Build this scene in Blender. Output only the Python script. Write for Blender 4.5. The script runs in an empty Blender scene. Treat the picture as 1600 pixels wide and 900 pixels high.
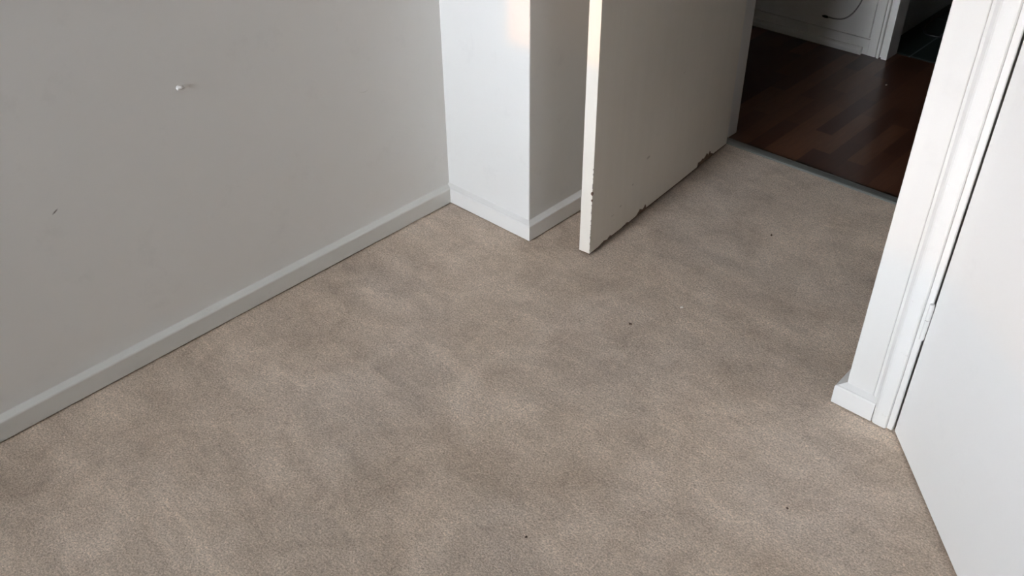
import bpy, bmesh, math, random
from mathutils import Vector, Matrix
S = bpy.context.scene
COL = S.collection
random.seed(7)
R = math.radians

# ------------------------------------------------------------------ camera
cd = bpy.data.cameras.new('camera')
cd.sensor_width = 36.0
cd.lens = 1445.93 / 1600 * 36.0
cd.clip_start = 0.02
cam = bpy.data.objects.new('camera', cd)
COL.objects.link(cam)
cam.location = (1.84679, -1.69596, 1.5)
cam.rotation_euler = (0.9388, 0.0076, 0.7466)
S.camera = cam

# ------------------------------------------------------------------ sky, sun, exposure
SKY, SKY_BASE, GLOW_N = 73.0, 1.0, 16.0
GAZ = R(4)
SKY_COL = (0.91, 0.965, 1.04, 1)
SUN = 0.72
AZ, EL = R(1.95), R(7.5)
w = bpy.data.worlds.new('sky'); S.world = w
w.use_nodes = True
nt = w.node_tree; nt.nodes.clear()
out = nt.nodes.new('ShaderNodeOutputWorld'); bg = nt.nodes.new('ShaderNodeBackground')
geo = nt.nodes.new('ShaderNodeTexCoord'); sep = nt.nodes.new('ShaderNodeSeparateXYZ')
def wmath(op, a, b):
    m = nt.nodes.new('ShaderNodeMath'); m.operation = op
    for i, v in enumerate((a, b)):
        if isinstance(v, (int, float)): m.inputs[i].default_value = v
        else: nt.links.new(v, m.inputs[i])
    return m.outputs[0]
# evening sky: dim dome, broad bright glow low down on the side of the sun
dot = nt.nodes.new('ShaderNodeVectorMath'); dot.operation = 'DOT_PRODUCT'
nt.links.new(geo.outputs['Generated'], dot.inputs[0])
GEL = R(7)
dot.inputs[1].default_value = (-math.sin(GAZ)*math.cos(GEL), -math.cos(GAZ)*math.cos(GEL), math.sin(GEL))
glow = wmath('POWER', wmath('MAXIMUM', dot.outputs['Value'], 0.0), GLOW_N)
nt.links.new(wmath('ADD', wmath('MULTIPLY', glow, SKY), SKY_BASE), bg.inputs[1])
bg.inputs[0].default_value = SKY_COL
nt.links.new(bg.outputs[0], out.inputs[0])

sd = bpy.data.lights.new('sun', 'SUN')
sd.energy = SUN; sd.angle = R(0.4); sd.color = (1.0, 0.42, 0.02)
sun = bpy.data.objects.new('sun', sd); COL.objects.link(sun)
sun_dir = Vector((math.sin(AZ)*math.cos(EL), math.cos(AZ)*math.cos(EL), -math.sin(EL)))
sun.rotation_euler = sun_dir.to_track_quat('-Z', 'Y').to_euler()
sun.location = (0.5, -6, 4)

vs = S.view_settings
S.display_settings.display_device = 'sRGB'
vs.view_transform = 'Standard'; vs.look = 'None'
vs.exposure = 0.69; vs.gamma = 1.0; vs.use_curve_mapping = False
S.cycles.max_bounces = 12; S.cycles.diffuse_bounces = 10
S.cycles.use_denoising = True
S.cycles.caustics_reflective = False; S.cycles.caustics_refractive = False

# ------------------------------------------------------------------ helpers
def link(name, me, mat, parent=None):
    o = bpy.data.objects.new(name, me); COL.objects.link(o)
    if mat: me.materials.append(mat)
    if parent: o.parent = parent
    return o
def struct(o, label, cat):
    o['kind'] = 'structure'; o['label'] = label; o['category'] = cat; return o
def thing(o, label, cat, group=None):
    o['label'] = label; o['category'] = cat
    if group: o['group'] = group
    return o
def bm_obj(name, bm, mat, parent=None, smooth=False, bevel=0, seg=2):
    bmesh.ops.recalc_face_normals(bm, faces=bm.faces)
    me = bpy.data.meshes.new(name); bm.to_mesh(me); bm.free()
    if smooth:
        for p in me.polygons: p.use_smooth = True
    o = link(name, me, mat, parent)
    if bevel:
        m = o.modifiers.new('bevel', 'BEVEL'); m.width = bevel; m.segments = seg
        m.limit_method = 'ANGLE'; m.angle_limit = R(40)
    return o
def box(bm, x0, x1, y0, y1, z0, z1, M=None):
    vs_ = [bm.verts.new((x, y, z)) for x in (x0, x1) for y in (y0, y1) for z in (z0, z1)]
    for f in ((0,1,3,2),(4,6,7,5),(0,4,5,1),(2,3,7,6),(0,2,6,4),(1,5,7,3)):
        bm.faces.new([vs_[i] for i in f])
    if M: bmesh.ops.transform(bm, matrix=M, verts=vs_)
    return vs_
def sweep(bm, path, prof, closed_ends=True):
    """prof: (offset to the left-hand normal, z) outline swept along a floor polyline with mitred corners"""
    n = len(path); P = [Vector(p) for p in path]; rings = []
    for i in range(n):
        d0 = (P[i]-P[i-1]).normalized() if i else None
        d1 = (P[i+1]-P[i]).normalized() if i < n-1 else None
        if d0 is None: d0 = d1
        if d1 is None: d1 = d0
        n0 = Vector((-d0.y, d0.x)); n1 = Vector((-d1.y, d1.x))
        m = (n0+n1).normalized(); m = m / max(m.dot(n0), .2)
        rings.append([bm.verts.new((P[i].x+m.x*o, P[i].y+m.y*o, z)) for o, z in prof])
    k = len(prof)
    for a, b in zip(rings, rings[1:]):
        for j in range(k):
            bm.faces.new((a[j], a[(j+1) % k], b[(j+1) % k], b[j]))
    if closed_ends:
        bm.faces.new(rings[0]); bm.faces.new(rings[-1][::-1])
def tube(name, pts, rad, mat, parent=None, cyclic=False):
    cu = bpy.data.curves.new(name, 'CURVE'); cu.dimensions = '3D'
    sp = cu.splines.new('BEZIER'); sp.bezier_points.add(len(pts)-1)
    for b, p in zip(sp.bezier_points, pts):
        b.co = p; b.handle_left_type = b.handle_right_type = 'AUTO'
    cu.bevel_depth = rad; cu.bevel_resolution = 4; cu.use_fill_caps = True
    t = bpy.data.objects.new(name+'_tmp', cu); COL.objects.link(t)
    me = bpy.data.meshes.new_from_object(t.evaluated_get(bpy.context.evaluated_depsgraph_get()))
    bpy.data.objects.remove(t); me.name = name
    for p in me.polygons: p.use_smooth = True
    me.materials.clear()
    return link(name, me, mat, parent)

# ------------------------------------------------------------------ materials
class N:
    def __init__(s, name, rough=.6, col=(.8,.8,.8), spec=.5):
        s.m = bpy.data.materials.new(name); s.m.use_nodes = True
        s.t = s.m.node_tree; s.b = s.t.nodes['Principled BSDF']
        s.b.inputs['Roughness'].default_value = rough
        s.b.inputs['Base Color'].default_value = (*col, 1)
        s.b.inputs['Specular IOR Level'].default_value = spec
        s._c = None
    def n(s, t, **kw):
        x = s.t.nodes.new('ShaderNode'+t)
        for k, v in kw.items():
            if k in x.inputs: x.inputs[k].default_value = v
            else: setattr(x, k, v)
        return x
    def l(s, a, b): s.t.links.new(a, b)
    def co(s):
        if not s._c: s._c = s.n('TexCoord').outputs['Object']
        return s._c
    def mapped(s, scale=(1,1,1), rot=(0,0,0), loc=(0,0,0)):
        m = s.n('Mapping'); m.inputs['Scale'].default_value = scale
        m.inputs['Rotation'].default_value = rot; m.inputs['Location'].default_value = loc
        s.l(s.co(), m.inputs['Vector']); return m.outputs[0]
    def noise(s, scale, detail=3, rough=.5, vec=None, dist=0):
        x = s.n('TexNoise', Scale=scale, Detail=detail, Roughness=rough, Distortion=dist)
        s.l(vec or s.co(), x.inputs['Vector']); return x.outputs['Fac']
    def ramp(s, fac, stops, interp='LINEAR'):
        x = s.n('ValToRGB'); r = x.color_ramp; r.interpolation = interp
        while len(r.elements) < len(stops): r.elements.new(.5)
        for el, (p, c) in zip(r.elements, stops):
            el.position = p; el.color = (*c, 1) if not isinstance(c, (int, float)) else (c, c, c, 1)
        s.l(fac, x.inputs[0]); return x.outputs[0]
    def math(s, op, a, b=None, clamp=False):
        x = s.n('Math', operation=op, use_clamp=clamp)
        for i, v in enumerate((a, b)):
            if v is None: continue
            if isinstance(v, (int, float)): x.inputs[i].default_value = v
            else: s.l(v, x.inputs[i])
        return x.outputs[0]
    def mix(s, fac, a, b, mode='MIX'):
        x = s.n('Mix', data_type='RGBA', blend_type=mode)
        for sock, v in ((x.inputs[0], fac), (x.inputs[6], a), (x.inputs[7], b)):
            if isinstance(v, (int, float)): sock.default_value = v
            elif isinstance(v, tuple): sock.default_value = (*v, 1)
            else: s.l(v, sock)
        return x.outputs[2]
    def bump(s, h, strength, dist, prev=None):
        x = s.n('Bump', Strength=strength, Distance=dist); s.l(h, x.inputs['Height'])
        if prev: s.l(prev, x.inputs['Normal'])
        return x.outputs[0]
    def color(s, c): s.l(c, s.b.inputs['Base Color'])
    def normal(s, c): s.l(c, s.b.inputs['Normal'])
    def xyz(s):
        x = s.n('SeparateXYZ'); s.l(s.co(), x.inputs[0]); return x.outputs

def paint(name, col, rough=.55, mott=.03, bump=.12, grime=None):
    a = N(name, rough, col)
    big = a.ramp(a.noise(1.7, 4, .55), [(.3, 1-mott), (.7, 1.0)])
    c = a.mix(1.0, col, big, 'MULTIPLY')
    sc = a.ramp(a.noise(9, 6, .7), [(.30, 1-mott*1.5), (.42, 1.0)])
    c = a.mix(1.0, c, sc, 'MULTIPLY')
    a.color(c)
    b = a.bump(a.noise(60, 3, .6), bump, .0012)
    b = a.bump(a.noise(6, 2), bump*.6, .003, b)
    a.normal(b)
    return a, c

WHITE = (.72, .715, .70)
mw, wallcol = paint('left_wall_paint', (.775, .76, .735), .6, .03, .12)
# two faint marks that belong to the wall: a dark scuff and a hair-thin curved scratch
X = mw.xyz()
dy = mw.math('DIVIDE', mw.math('SUBTRACT', X[1], -1.1235), .0085)
dz = mw.math('DIVIDE', mw.math('SUBTRACT', mw.math('SUBTRACT', X[2], .4721), mw.math('MULTIPLY', mw.math('SUBTRACT', X[1], -1.1235), .55)), .0028)
d2 = mw.math('ADD', mw.math('MULTIPLY', dy, dy), mw.math('MULTIPLY', dz, dz))
mk = mw.math('SUBTRACT', 1.0, d2, True)
c = mw.mix(mw.math('MULTIPLY', mk, 1.0, True), wallcol, (.20, .18, .16))
sy = mw.math('DIVIDE', mw.math('SUBTRACT', X[1], -.2698), .022)
sz = mw.math('SUBTRACT', mw.math('SUBTRACT', X[2], .460), mw.math('MULTIPLY', mw.math('MULTIPLY', sy, sy), .008))
ln = mw.math('SUBTRACT', 1.0, mw.math('ABSOLUTE', mw.math('DIVIDE', sz, .0016)), True)
ln = mw.math('MULTIPLY', ln, mw.math('SUBTRACT', 1.0, mw.math('ABSOLUTE', sy), True), True)
c = mw.mix(mw.math('MULTIPLY', ln, .5), c, (.45, .42, .38))
mw.color(c)
WALL_L = mw.m
WALL = paint('wall_paint', WHITE, .55, .03, .14)[0].m
STUB = paint('partition_paint', (.70, .69, .67), .5, .02, .06)[0].m
CEIL = paint('ceiling_paint', (.8, .8, .78), .8, .01, .1)[0].m

def gloss(name, col, rough=.38):
    a, c = paint(name, col, rough, .03, .1)
    X = a.xyz()
    # scuffs and grime: shaped flecks, mostly low down
    fl = a.ramp(a.noise(38, 5, .65, a.mapped((1, 1, 1.6))), [(.655, 0.0), (.70, 1.0)])
    c = a.mix(a.math('MULTIPLY', fl, .22), c, (.42, .39, .34))
    a.color(c); return a.m
GLOSS = gloss('gloss_trim_paint', (.755, .75, .735), .4)
GLOSS_OLD = gloss('old_gloss_skirting_paint', (.69, .685, .655), .5)
HALLWHITE = gloss('hall_trim_paint', (.88, .865, .83), .42)

# bedroom door: off-white gloss with chips of bare brown wood along its bottom edge
a = N('chipped_door_paint', .5)
base = a.ramp(a.noise(2.2, 4, .6), [(.3, (.76, .715, .645)), (.7, (.80, .755, .685))])
grain = a.noise(5, 4, .6, a.mapped((6, 6, .5)))
base = a.mix(.12, base, a.ramp(grain, [(.35, (.60, .56, .50)), (.65, (.77, .73, .66))]))
X = a.xyz()          # local: y runs from the leading edge (0) to the hinge (.85), x = face, z = height
pos = a.math('DIVIDE', X[1], .85)
prof = [(0, .004), (.05, .002), (.09, .10), (.11, .02), (.125, .14), (.14, .04), (.2, .02), (.24, .10), (.25, .0), (.30, .02), (.325, .30),
        (.345, .12), (.362, .36), (.37, .05), (.60, .0), (.752, .0), (.757, .30), (.775, .22), (.79, .34), (.805, .22), (.825, .50), (.838, .28), (.852, .48), (.866, .20), (.885, .05), (1, .0)]
h = a.ramp(pos, [(p, v) for p, v in prof])
jag = a.noise(1.0, 4, .7, a.mapped((10, 160, 45)))
hh = a.math('MULTIPLY', a.math('MULTIPLY', h, .055), a.math('ADD', a.math('MULTIPLY', jag, 1.7), .10))
hh = a.math('ADD', hh, .0035)
chip = a.math('LESS_THAN', X[2], hh)
CH1, CH2 = .201, .180
# two small chips on the leading arris
for zc, rr in ((CH1, .0062), (CH2, .0042)):
    q = a.math('ADD', a.math('POWER', a.math('DIVIDE', a.math('SUBTRACT', X[2], zc), rr), 2.0), a.math('POWER', a.math('DIVIDE', X[1], rr*.9), 2.0))
    q = a.math('ADD', q, a.math('POWER', a.math('DIVIDE', X[0], rr*.9), 2.0))
    q = a.math('ADD', q, a.math('MULTIPLY', a.math('SUBTRACT', jag, .5), 1.6))
    chip = a.math('MAXIMUM', chip, a.math('LESS_THAN', q, 1.0))
# worn arris and specks
wear = a.math('MULTIPLY', a.math('LESS_THAN', a.math('ADD', a.math('ABSOLUTE', X[0]), a.math('ABSOLUTE', X[1])), .0022), a.math('GREATER_THAN', a.noise(1, 4, .7, a.mapped((10, 10, 60))), .52))
wear = a.math('MULTIPLY', wear, a.math('LESS_THAN', X[2], .30))
spk = a.ramp(a.noise(26, 5, .65), [(.69, 0.0), (.73, 1.0)])
base = a.mix(a.math('MULTIPLY', spk, .35), base, (.30, .27, .22))
for py, pz, ry, rz in ((.158, .086, .007, .0035), (.30, .185, .012, .006), (.115, .075, .010, .002), (.22, .13, .006, .004)):
    q = a.math('ADD', a.math('POWER', a.math('DIVIDE', a.math('SUBTRACT', X[1], py), ry), 2.0), a.math('POWER', a.math('DIVIDE', a.math('SUBTRACT', X[2], pz), rz), 2.0))
    base = a.mix(a.math('MULTIPLY', a.math('SUBTRACT', 1.0, q, True), .45), base, (.22, .18, .14))
wood = a.ramp(a.noise(30, 4), [(.3, (.085, .045, .025)), (.7, (.17, .10, .06))])
cc = a.mix(a.math('MAXIMUM', chip, a.math('MULTIPLY', wear, .6)), base, wood)
a.color(cc)
a.normal(a.bump(chip, -.6, .001, a.bump(a.noise(60, 3), .1, .0012)))
DOOR = a.m

# closet door: smooth cool white
DOOR_W = paint('closet_door_paint', (.82, .815, .805), .42, .02, .06)[0].m

# carpet
a = N('beige_carpet', .97, spec=.12)
v1 = a.noise(3.0, 6, .66, a.mapped((1.0, 1.3, 1), (0, 0, R(30))), .9)
patch = a.ramp(v1, [(.35, (0.414, 0.335, 0.267)), (.47, (0.486, 0.401, 0.325)), (.53, (0.522, 0.434, 0.354)), (.66, (0.594, 0.500, 0.414))])
v2 = a.noise(7.5, 5, .68, a.mapped((1, 1, 1), (0, 0, R(-25)), (4, 2, 0)), 1.2)
patch = a.mix(.5, patch, a.ramp(v2, [(.36, (0.402, 0.323, 0.258)), (.45, (0.492, 0.406, 0.330)), (.52, (0.522, 0.434, 0.354)), (.535, (0.546, 0.455, 0.374)), (.64, (0.600, 0.507, 0.421))]))
# brushed pile: long pale strokes in two directions
for rot, loc, sc_ in ((R(35), (3, 1, 0), (1.3, 9, 1)), (R(-62), (9, 5, 0), (1.5, 10, 1))):
    st = a.noise(1.5, 5, .7, a.mapped(sc_, (0, 0, rot), loc), .6)
    patch = a.mix(1, patch, a.ramp(st, [(.40, .955), (.5, 1.0), (.58, 1.0), (.66, 1.10)]), 'MULTIPLY')
# overlapping footprints and brush marks: cells of pile lying one way or the other
for sc_, rot, loc, lo, hi in ((5.0, R(20), (1, 2, 0), .95, 1.045), (9.5, R(-50), (5, 1, 0), .96, 1.04)):
    wv = a.n('TexNoise', Scale=4.0, Detail=4, Roughness=.6)
    mp = a.mapped((1.0, 1.7, 1), (0, 0, rot), loc); a.l(mp, wv.inputs['Vector'])
    ad = a.n('VectorMath', operation='MULTIPLY_ADD'); a.l(wv.outputs['Color'], ad.inputs[0]); ad.inputs[1].default_value = (.35, .35, 0); a.l(mp, ad.inputs[2])
    vo = a.n('TexVoronoi', feature='SMOOTH_F1', Scale=sc_, Smoothness=.35); vo.voronoi_dimensions = '2D'
    a.l(ad.outputs[0], vo.inputs['Vector'])
    sepc = a.n('SeparateColor'); a.l(vo.outputs['Color'], sepc.inputs[0])
    patch = a.mix(1, patch, a.ramp(sepc.outputs[0], [(.2, lo), (.8, hi)]), 'MULTIPLY')
v3 = a.noise(2.2, 2, .5, a.mapped((1, 1, 1), (0, 0, 0), (7, 3, 1)))
patch = a.mix(1, patch, a.ramp(v3, [(.35, (1.0, .97, .935)), (.65, (.985, .98, .985))]), 'MULTIPLY')
fine = a.noise(230, 3, .75)
mid = a.noise(80, 3, .7)
sp = a.ramp(fine, [(.30, .60), (.5, 1.03), (.70, 1.48)])
c = a.mix(1, patch, sp, 'MULTIPLY')
c = a.mix(1, c, a.ramp(mid, [(.3, .91), (.7, 1.16)]), 'MULTIPLY')
fleck = a.noise(150, 2, .6, a.mapped((1, 1.7, 1), (0, 0, R(40)), (2, 8, 0)))
c = a.mix(1, c, a.ramp(fleck, [(.30, .82), (.40, 1.0), (.60, 1.0), (.72, 1.30)]), 'MULTIPLY')
a.color(c)
nb = a.bump(fine, .5, .004)
nb = a.bump(mid, .25, .005, nb)
a.normal(nb)
a.b.inputs['Sheen Weight'].default_value = .15
a.b.inputs['Sheen Roughness'].default_value = .6
CARPET = a.m

# hall laminate: dark red-brown three-strip boards running away from the bedroom
a = N('dark_laminate', .28)
vec = a.mapped((1, 1, 1), (0, 0, R(90)), (.013, .02, 0))
br = a.n('TexBrick', offset=.37, offset_frequency=2, squash=1.0)
br.inputs['Scale'].default_value = 1.0
br.inputs['Brick Width'].default_value = .36; br.inputs['Row Height'].default_value = .062
br.inputs['Mortar Size'].default_value = .0; br.inputs['Bias'].default_value = 0
br.inputs['Color1'].default_value = (0, 0, 0, 1); br.inputs['Color2'].default_value = (1, 1, 1, 1)
a.l(vec, br.inputs['Vector'])
tone = a.ramp(br.outputs['Color'], [(0, (.030, .0095, .006)), (.35, (.046, .015, .008)), (.7, (.075, .028, .015)), (1, (.125, .055, .030))])
gr = a.noise(14, 5, .6, a.mapped((9, .7, 1)))
tone = a.mix(1, tone, a.ramp(gr, [(.3, .80), (.7, 1.15)]), 'MULTIPLY')
a.color(tone)
WOOD = a.m

# dark tiles with pale joints
a = N('dark_tiles', .3, spec=.3)
br = a.n('TexBrick', offset=0.0, squash=1.0)
br.inputs['Scale'].default_value = 1.0
br.inputs['Brick Width'].default_value = .33; br.inputs['Row Height'].default_value = .50
br.inputs['Mortar Size'].default_value = .003
br.inputs['Color1'].default_value = (.012, .020, .018, 1); br.inputs['Color2'].default_value = (.016, .024, .022, 1)
br.inputs['Mortar'].default_value = (.16, .19, .20, 1)
a.l(a.mapped((1, 1, 1), (0, 0, 0), (-.565, -2.60, 0)), br.inputs['Vector'])
a.color(br.outputs['Color'])
TILE = a.m

a = N('threshold_metal', .42, (.20, .205, .195)); a.b.inputs['Metallic'].default_value = .55
st = a.noise(3, 3, .6, a.mapped((1, 120, 60)))
a.color(a.ramp(st, [(.3, (.15, .16, .15)), (.7, (.27, .28, .265))]))
STRIP = a.m
PLASTIC_W = paint('white_plastic', (.72, .71, .68), .5, .02, .2)[0].m
CORD_G = N('grey_cord', .5, (.30, .29, .27)).m
HOLE = N('dark_hole', .8, (.03, .027, .024)).m
CORD_B = N('black_cord', .45, (.008, .008, .009)).m
a = N('crumb_brown', .8); a.color(a.ramp(a.noise(300, 2), [(.3, (.035, .02, .014)), (.7, (.10, .06, .04))])); CRUMB = a.m
LINT = N('pale_lint', .9, (.62, .57, .5)).m
STEEL = N('brushed_steel', .3, (.55, .54, .52)); STEEL.b.inputs['Metallic'].default_value = 1; STEEL = STEEL.m
a = N('sheer_cloth')
tr = a.n('BsdfTransparent'); tl = a.n('BsdfTranslucent'); mx = a.n('MixShader')
tl.inputs[0].default_value = (.36, .36, .36, 1); mx.inputs[0].default_value = .70
a.l(tr.outputs[0], mx.inputs[1]); a.l(tl.outputs[0], mx.inputs[2]); a.l(mx.outputs[0], a.t.nodes['Material Output'].inputs[0])
SHEER = a.m
CONC = paint('outdoor_render', (.45, .43, .40), .9, .1, .3)[0].m

# ------------------------------------------------------------------ room shell
H = 2.45
XL, YC = -.022, .018           # left wall face, pillar front face
XA = .3135                      # pillar side face
YD = .92                       # doorway wall, room face
YH = 1.02                      # doorway wall, hall face
XS = 1.325                     # partition face towards the alcove
YS = -.015                     # closet front wall face
YB = -5.0                      # window wall
XR = 3.2                       # right wall
YF = 2.0                       # far hall wall
def wall(name, boxes, mat, label, cat='wall', bevel=0):
    bm = bmesh.new()
    for b in boxes: box(bm, *b)
    return struct(bm_obj(name, bm, mat, bevel=bevel), label, cat)

# floor of the bedroom: carpet, thin, edges lie under the skirting gap
bm = bmesh.new(); box(bm, -.3, XR, YB-.2, .925, -.03, 0)
struct(bm_obj('floor', bm, CARPET), 'beige cut-pile carpet with footprints and pile marks covering the bedroom', 'carpet')
bm = bmesh.new(); box(bm, -1.6, XR, .93, 2.088, -.03, -.001)
struct(bm_obj('floor_hall', bm, WOOD), 'dark red-brown laminate floor of the hall beyond the doorway', 'wood floor')
bm = bmesh.new(); box(bm, -.2, XR, 2.088, 4.3, -.03, -.0005)
struct(bm_obj('floor_tiles', bm, TILE), 'near-black tiled floor of the unlit room past the hall', 'tile floor')
wall('ceiling', [(-.3, XR+.1, YB-.2, YD, H, H+.1), (-1.7, XR+.1, YD, 4.4, H, H+.1)], CEIL, 'plain white ceiling over bedroom and hall', 'ceiling')
wall('wall_left', [(XL-.15, XL, YB-.2, YC+.02, 0, H)], WALL_L, 'long dim off-white wall left of the carpet with scuffs')
wall('wall_pillar', [(XL-.15, XA, YC, YD, 0, H)], WALL, 'bright white boxed-in pillar in the corner between left wall and open door', bevel=.003)
DX0, DX1, DH = .403, 1.262, 2.02
wall('wall_doorway', [(-1.6, DX0-.03, YD, YH, 0, H), (DX1+.03, XR, YD, YH, 0, H), (DX0-.03, DX1+.03, YD, YH, DH+.03, H)], WALL, 'white wall around the bedroom doorway')
wall('wall_partition', [(XS, 1.39, YS, YD, 0, H)], STUB, 'narrow white end of the partition wall beside the closet door', bevel=.003)
wall('wall_closet', [(1.39, 1.4402, YS+.004, .06, 0, H), (1.4402, 2.14, YS+.004, .06, 2.05, H), (2.14, XR, YS+.004, .06, 0, H)], STUB, 'white wall around the closet opening')
wall('wall_right', [(XR, XR+.12, YB-.2, 4.4, 0, H)], WALL, 'white wall on the right of the room')

# window wall behind the camera: two unseen window openings, sized to shape sun and daylight
W0, W1, WS, WT = (.229+YB*math.tan(AZ)), .95, .5868-YB*math.tan(EL)/math.cos(AZ), 2.25
B0, B1, BT = 1.12, 1.60, 2.25
wall('wall_window', [(XL, W0, YB-.2, YB, 0, H), (W0, W1, YB-.2, YB, 0, WS), (W0, W1, YB-.2, YB, WT, H),
                     (W1, B0, YB-.2, YB, 0, H), (B0, B1, YB-.2, YB, BT, H), (B0, B1, YB-.2, YB, 0, WS-.25), (B1, XR, YB-.2, YB, 0, H)], WALL, 'white wall with two window openings placed for the daylight behind the viewer')
# hall far wall, its side walls and the dark tiled room
TX0 = .511
wall('wall_hall', [(-1.6, .47, YF, YF+.09, 0, H), (1.36, XR, YF, YF+.09, 0, H), (.47, 1.36, YF, YF+.09, 2.05, H)], HALLWHITE, 'dim off-white far wall of the hall')
wall('wall_hall_end', [(-1.7, -1.6, YD, 2.1, 0, H)], WALL, 'white end wall of the hall')
wall('wall_tiled_room', [(.30, .437, YF+.09, 4.3, 0, H), ], WALL, 'unlit wall of the dark tiled room')

wall('wall_dark_tiles', [(.30, XR, 4.3, 4.4, 0, H)], TILE, 'unseen back wall of the unlit room, dark tiled to absorb sun')  # unseen wall, given a dark finish to keep stray sun down

# unseen parapet, added outside to trim the low sun
wall('trim_sun_blocker', [(-6, 9, -13.4, -13.0, -6, .40+13.0*math.tan(EL)+.03)], CONC, 'unseen rendered parapet added outside to trim the low sun', 'parapet')

# ------------------------------------------------------------------ skirtings
def skirt_prof(t, h0, h1, z0=.0035):
    """t thickness, h0 front height, h1 height at the wall; offsets measured from the wall face"""
    p = [(-.004, z0), (t-.0015, z0), (t, z0+.002)]
    for k in range(6):
        q = k/5*math.pi/2
        p.append((t-.005+.005*math.cos(q), h0-.004+.004*math.sin(q)))
    p += [(.0015, h1-.001), (0, h1), (-.004, h1)]
    return p
def skirting(name, path, mat, label, t=.018, h0=.0545, h1=.061):
    bm = bmesh.new(); sweep(bm, path, skirt_prof(t, h0, h1))
    return struct(bm_obj(name, bm, mat, bevel=0), label, 'skirting board')
# path direction is chosen so that the left-hand normal points into the room
skirting('baseboard_left', [(XL, YC), (XL, YB)], GLOSS_OLD, 'long worn off-white skirting board under the left wall', t=.022, h0=.0545, h1=.0585)
skirting('baseboard_pillar', [(XA, YD), (XA, YC), (XL, YC)], GLOSS, 'white skirting wrapping the foot of the bright pillar')
skirting('baseboard_partition', [(1.404, YS), (XS, YS), (XS, YD)], GLOSS, 'short white skirting wrapping the partition end beside the closet', t=.0185, h0=.056, h1=.063)
skirting('baseboard_window', [(XL, YB), (B0, YB)], GLOSS_OLD, 'white skirting under the window wall')

# ------------------------------------------------------------------ doorway frame, threshold
bm = bmesh.new()
box(bm, DX0-.03, DX0, .955, YH, 0, DH); box(bm, DX1, DX1+.03, YD-.012, YH, 0, DH); box(bm, DX0-.03, DX1+.03, YD-.004, YH, DH, DH+.03)
struct(bm_obj('trim_door_frame', bm, GLOSS, bevel=.002), 'white frame lining the doorway to the hall', 'door frame')
bm = bmesh.new()
sweep(bm, [(DX1, .922), (DX0-.001, .922)], [(0, -.002), (0, .002), (-.004, .0055), (-.012, .007), (-.030, .007), (-.036, .0055), (-.0395, .002), (-.0395, -.002)])
o = bm_obj('threshold_strip', bm, STRIP)
thing(o, 'grey metal threshold strip between the beige carpet and dark hall floor', 'threshold strip')

# ------------------------------------------------------------------ bedroom door (open)
d0 = Vector((.5087, .0602, .007)); ang = math.atan2(.0773, .8469)
M = Matrix.Translation(d0) @ Matrix.Rotation(ang, 4, 'Z')
bm = bmesh.new(); box(bm, -.036, 0, 0, .8503, 0, 1.98)
door = bm_obj('door_1', bm, DOOR, bevel=.0012)
door.matrix_world = M
struct(door, 'open off-white bedroom door with brown chips along its bottom edge', 'door')
bm = bmesh.new()
for s in (1, -1):
    m_ = Matrix.Translation((-.018+s*.0225, .06, 1.0)) @ Matrix.Rotation(R(90), 4, 'Y')
    bmesh.ops.create_cone(bm, cap_ends=True, segments=32, radius1=.026, radius2=.026, depth=.009, matrix=m_)
    m_ = Matrix.Translation((-.018+s*.042, .06, 1.0)) @ Matrix.Rotation(R(90), 4, 'Y')
    bmesh.ops.create_cone(bm, cap_ends=True, segments=20, radius1=.009, radius2=.009, depth=.035, matrix=m_)
    m_ = Matrix.Translation((-.018+s*.058, .112, 1.0)) @ Matrix.Rotation(R(90), 4, 'X')
    bmesh.ops.create_cone(bm, cap_ends=True, segments=20, radius1=.009, radius2=.008, depth=.125, matrix=m_)
bm_obj('door_handle', bm, STEEL, door, bevel=.0015)

# ------------------------------------------------------------------ closet frame and closet door
bm = bmesh.new()      # architrave: flat board with a rounded inner edge, then the jamb
pr = [(1.390, YS+.0005), (1.392, YS-.0004), (1.397, YS-.003), (1.407, -.0305), (1.411, -.0328), (1.416, -.0335), (1.4345, -.0335), (1.4378, -.0325), (1.4398, -.0295), (1.4402, -.024), (1.4402, YS+.0005)]
va = [bm.verts.new((x, y, .0035)) for x, y in pr]; vb = [bm.verts.new((x, y, 2.09)) for x, y in pr]
bm.faces.new(va); bm.faces.new(vb[::-1])
for i in range(len(pr)): bm.faces.new((va[i], va[(i+1) % len(pr)], vb[(i+1) % len(pr)], vb[i]))
struct(bm_obj('trim_architrave', bm, GLOSS), 'narrow white architrave between partition wall and closet door', 'architrave')
bm = bmesh.new()      # jamb with a slightly chipped front arris
ny = 90
rows = []
for k in range(ny+1):
    z = .002 + 2.04*k/ny if k else .004
    c = .0004*random.random() + (.0012*random.random() if random.random() < .18 else 0)
    rows.append([bm.verts.new(v) for v in ((1.4402, .06, z), (1.4402, -.0265, z), (1.4415, -.0285, z), (1.4525-c, -.0285, z), (1.4540, -.0265+c, z), (1.4540, .06, z))])
for r0, r1 in zip(rows, rows[1:]):
    for i in range(6): bm.faces.new((r0[i], r0[(i+1) % 6], r1[(i+1) % 6], r1[i]))
bm.faces.new(rows[0]); bm.faces.new(rows[-1][::-1])
box(bm, 2.126, 2.14, -.0285, .06, 0, 2.04); box(bm, 1.4402, 2.14, -.0285, .06, 2.037, 2.05)
struct(bm_obj('trim_closet_jamb', bm, GLOSS), 'thin white closet jamb with ragged painted edge beside the dark gap', 'door frame')

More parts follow.
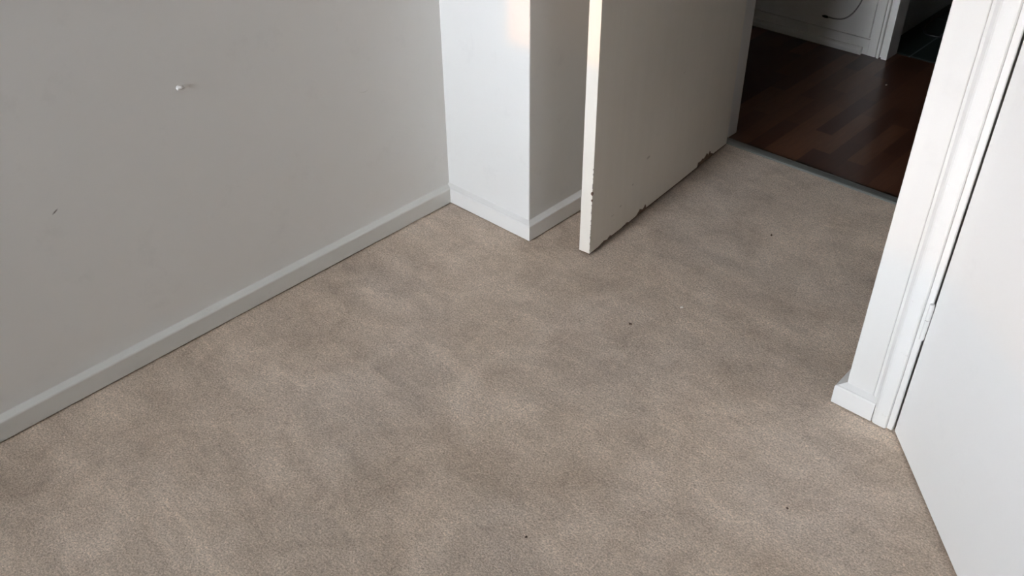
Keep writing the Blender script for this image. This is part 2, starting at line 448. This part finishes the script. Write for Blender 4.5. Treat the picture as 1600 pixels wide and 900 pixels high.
ca = math.atan2(-.2876, .2526)
M = Matrix.Translation((1.4572, -.0262, .006)) @ Matrix.Rotation(ca, 4, 'Z')
bm = bmesh.new(); box(bm, .0012, .668, 0, .034, 0, 2.02)   # local +x along the door, front face y=0
cdoor = bm_obj('door_2', bm, DOOR_W, bevel=.0015)
cdoor.matrix_world = M
struct(cdoor, 'smooth white closet door standing ajar at the right edge', 'door')
MI = M.inverted()
hx, hy = 1.4535, -.0320
for z0, z1 in ((.272, .321), (.3225, .362)):
    bm = bmesh.new()
    bmesh.ops.create_cone(bm, cap_ends=True, segments=24, radius1=.0052, radius2=.0052, depth=z1-z0, matrix=Matrix.Translation((hx, hy, (z0+z1)/2)))
    k = bm_obj('hinge_knuckle', bm, GLOSS, cdoor, smooth=False, bevel=.001)
    k.matrix_parent_inverse = MI
bm = bmesh.new()
bmesh.ops.create_cone(bm, cap_ends=True, segments=24, radius1=.008, radius2=.014, depth=.02, matrix=Matrix.Translation((.62, -.010, 1.0)) @ Matrix.Rotation(R(90), 4, 'X'))
bmesh.ops.create_uvsphere(bm, u_segments=24, v_segments=12, radius=.017, matrix=Matrix.Translation((.62, -.028, 1.0)))
bm_obj('door_knob', bm, STEEL, cdoor, smooth=True)

# ------------------------------------------------------------------ window joinery behind the camera
bm = bmesh.new()
for b in ((W0-.02, W0, YB-.08, YB-.03, WS, WT), (W1, W1+.02, YB-.08, YB-.03, WS, WT), (W0-.02, W1+.02, YB-.08, YB-.03, WT, WT+.02)): box(bm, *b)
wf = struct(bm_obj('window_1', bm, GLOSS), 'white framed casement window behind the viewer', 'window')
bm = bmesh.new(); box(bm, W0-.03, W1+.03, YB-.02, YB+.05, WS-.045, WS-.012); bm_obj('window_sill', bm, GLOSS, wf, bevel=.004)
bm = bmesh.new()
for b in ((B0-.02, B0, YB-.08, YB-.03, WS-.25, BT), (B1, B1+.02, YB-.08, YB-.03, WS-.25, BT), (B0-.02, B1+.02, YB-.08, YB-.03, BT, BT+.02)): box(bm, *b)
wf = struct(bm_obj('window_2', bm, GLOSS), 'white framed window with the added sheer curtain behind the viewer', 'window')
bm = bmesh.new(); box(bm, B0-.03, B1+.03, YB-.02, YB+.05, WS-.295, WS-.262); bm_obj('window_sill', bm, GLOSS, wf, bevel=.004)
bm = bmesh.new()  # unseen sheer curtain, added to weaken the sun through this window
nn = 160; top = []; bot = []
for i in range(nn+1):
    x = B0-.06+(B1-B0+.12)*i/nn; y = YB+.09+.022*math.sin(i*.62)+.006*math.sin(i*1.7)
    top.append(bm.verts.new((x, y, 2.33))); bot.append(bm.verts.new((x, y, .45)))
for i in range(nn): bm.faces.new((bot[i], bot[i+1], top[i+1], top[i]))
thing(bm_obj('added_sheer_curtain', bm, SHEER, smooth=True), 'unseen sheer curtain added before the right-hand window to weaken the sun', 'curtain')
tube_pts = [(B0-.15, YB+.09, 2.34), ((B0+B1)/2, YB+.09, 2.34), (B1+.15, YB+.09, 2.34)]
thing(tube('curtain_rod', tube_pts, .008, STEEL), 'thin steel rod carrying the added sheer curtain', 'curtain rod')

# ------------------------------------------------------------------ hall far wall details
bm = bmesh.new()
sweep(bm, [(.405, YF-.008), (-1.6, YF-.008)], [(.003, -.001), (.020, -.001), (.021, .016), (.018, .025), (.012, .029), (.003, .029)])
struct(bm_obj('baseboard_hall', bm, HALLWHITE, bevel=.002), 'low white skirting along the far side of the hall', 'skirting board')
bm = bmesh.new()   # flat panel set in a flush frame with open shadow joints
box(bm, -1.55, .4215, YF-.012, YF+.002, .0705, 1.3)
struct(bm_obj('trim_wall_panel', bm, HALLWHITE, bevel=.0025), 'flat white panel low on the far hall wall', 'wall panel')
bm = bmesh.new()
box(bm, -1.55, .4265, YF-.010, YF+.002, -.001, .0645); box(bm, .4265, .462, YF-.012, YF+.002, -.001, 1.3)
struct(bm_obj('trim_panel_frame', bm, HALLWHITE, bevel=.0025), 'white rail and stile framing the hall wall panel', 'panel frame')
bm = bmesh.new()
box(bm, .467, .4775, YF-.016, YF+.004, -.001, 2.04); box(bm, .4865, .511, YF-.012, YF+.09, -.001, 2.04); box(bm, .470, .49, YF+.004, YF+.09, -.001, 2.04)
box(bm, 1.34, 1.40, YF-.010, YF+.09, 0, 2.04)
box(bm, .456, 1.40, YF-.010, YF+.09, 2.0, 2.04)
struct(bm_obj('trim_hall_frame', bm, HALLWHITE, bevel=.002), 'white stepped door frame of the dark tiled room', 'door frame')

# grey cord hanging in a curve from its hole in the wall panel
yc = YF-.0155
cord = tube('cord', [(.225, yc+.004, .1145), (.262, yc-.002, .1165), (.300, yc-.003, .126), (.330, yc-.003, .152), (.350, yc-.003, .188), (.3605, yc-.003, .222), (.364, yc-.003, .30), (.360, yc-.003, .42)], .0028, CORD_G)
thing(cord, 'thin grey cord curving out of a hole low in the hall wall', 'cord')
bm = bmesh.new()
bmesh.ops.create_uvsphere(bm, u_segments=20, v_segments=10, radius=1, matrix=Matrix.Translation((.219, yc+.004, .1135)) @ Matrix.Diagonal((.017, .005, .0055, 1)))
bm_obj('plug', bm, HOLE, cord, smooth=True)  # raised dark blob; the hole's shade is put into its colour

# black cord looped on the dark tiles
def arc(pts): return [(x, y, .004) for x, y in pts]
bc = tube('cord', arc([(.52, 2.86), (.47, 2.70), (.465, 2.52), (.485, 2.42), (.53, 2.37), (.60, 2.40), (.66, 2.48), (.74, 2.52)]), .005, CORD_B)
thing(bc, 'black cord lying in a loop on the near-black tiles', 'cord')

# ------------------------------------------------------------------ small things
def blob(name, loc, size, mat, rot=0, seed=0, sub=3, amp=.35):
    rnd = random.Random(seed); bm = bmesh.new()
    bmesh.ops.create_icosphere(bm, subdivisions=sub, radius=1)
    ph = [rnd.uniform(0, 6.3) for _ in range(6)]
    for v in bm.verts:
        n = v.co.normalized()
        k = 1 + amp*(math.sin(3*n.x+ph[0])*math.sin(4*n.y+ph[1]) + .5*math.sin(7*n.z+ph[2])*math.sin(6*n.x+ph[3]))
        v.co = Vector((n.x*size[0], n.y*size[1], n.z*size[2]))*k
    bmesh.ops.transform(bm, matrix=Matrix.Rotation(rot, 4, 'Z'), verts=bm.verts)
    o = bm_obj(name, bm, mat, smooth=True); o.location = loc; return o
o = blob('wall_plug', (XL+.001, -.7824, .6432), (.0048, .0105, .0055), WALL_L, 0, 3, 3, .2)
thing(o, 'small white lump of filler proud of the left wall', 'wall plug')
G = None
thing(blob('crumb', (.784, -.111, .0015), (.0045, .0026, .0022), CRUMB, .5, 5), 'dark brown crumb on the carpet near the middle of the floor', 'crumb')
thing(blob('crumb', (.822, -.806+.004, .0015), (.003, .0025, .002), CRUMB, 1.1, 6), 'dark speck on the carpet closest to the bottom edge', 'crumb')
thing(blob('crumb', (1.3916, -.3846, .0015), (.0026, .002, .0018), CRUMB, 0, 7), 'tiny dark speck on the carpet in front of the closet door', 'crumb')
thing(blob('crumb', (.8373, .5091, .0015), (.0035, .0026, .002), CRUMB, 2, 8), 'dark speck on the carpet between open door and partition', 'crumb')
thing(blob('lint', (.8419, .0375, .002), (.005, .0028, .003), LINT, .8, 9), 'pale tuft of lint on the carpet right of the open door', 'lint')
thing(blob('crumb', (.6185, 1.757, .001), (.004, .003, .002), LINT, .8, 11), 'pale crumb lying on the dark hall floor', 'crumb')
bpy.data.objects['crumb.001'].location = (1.0431, -.8027, .0015)
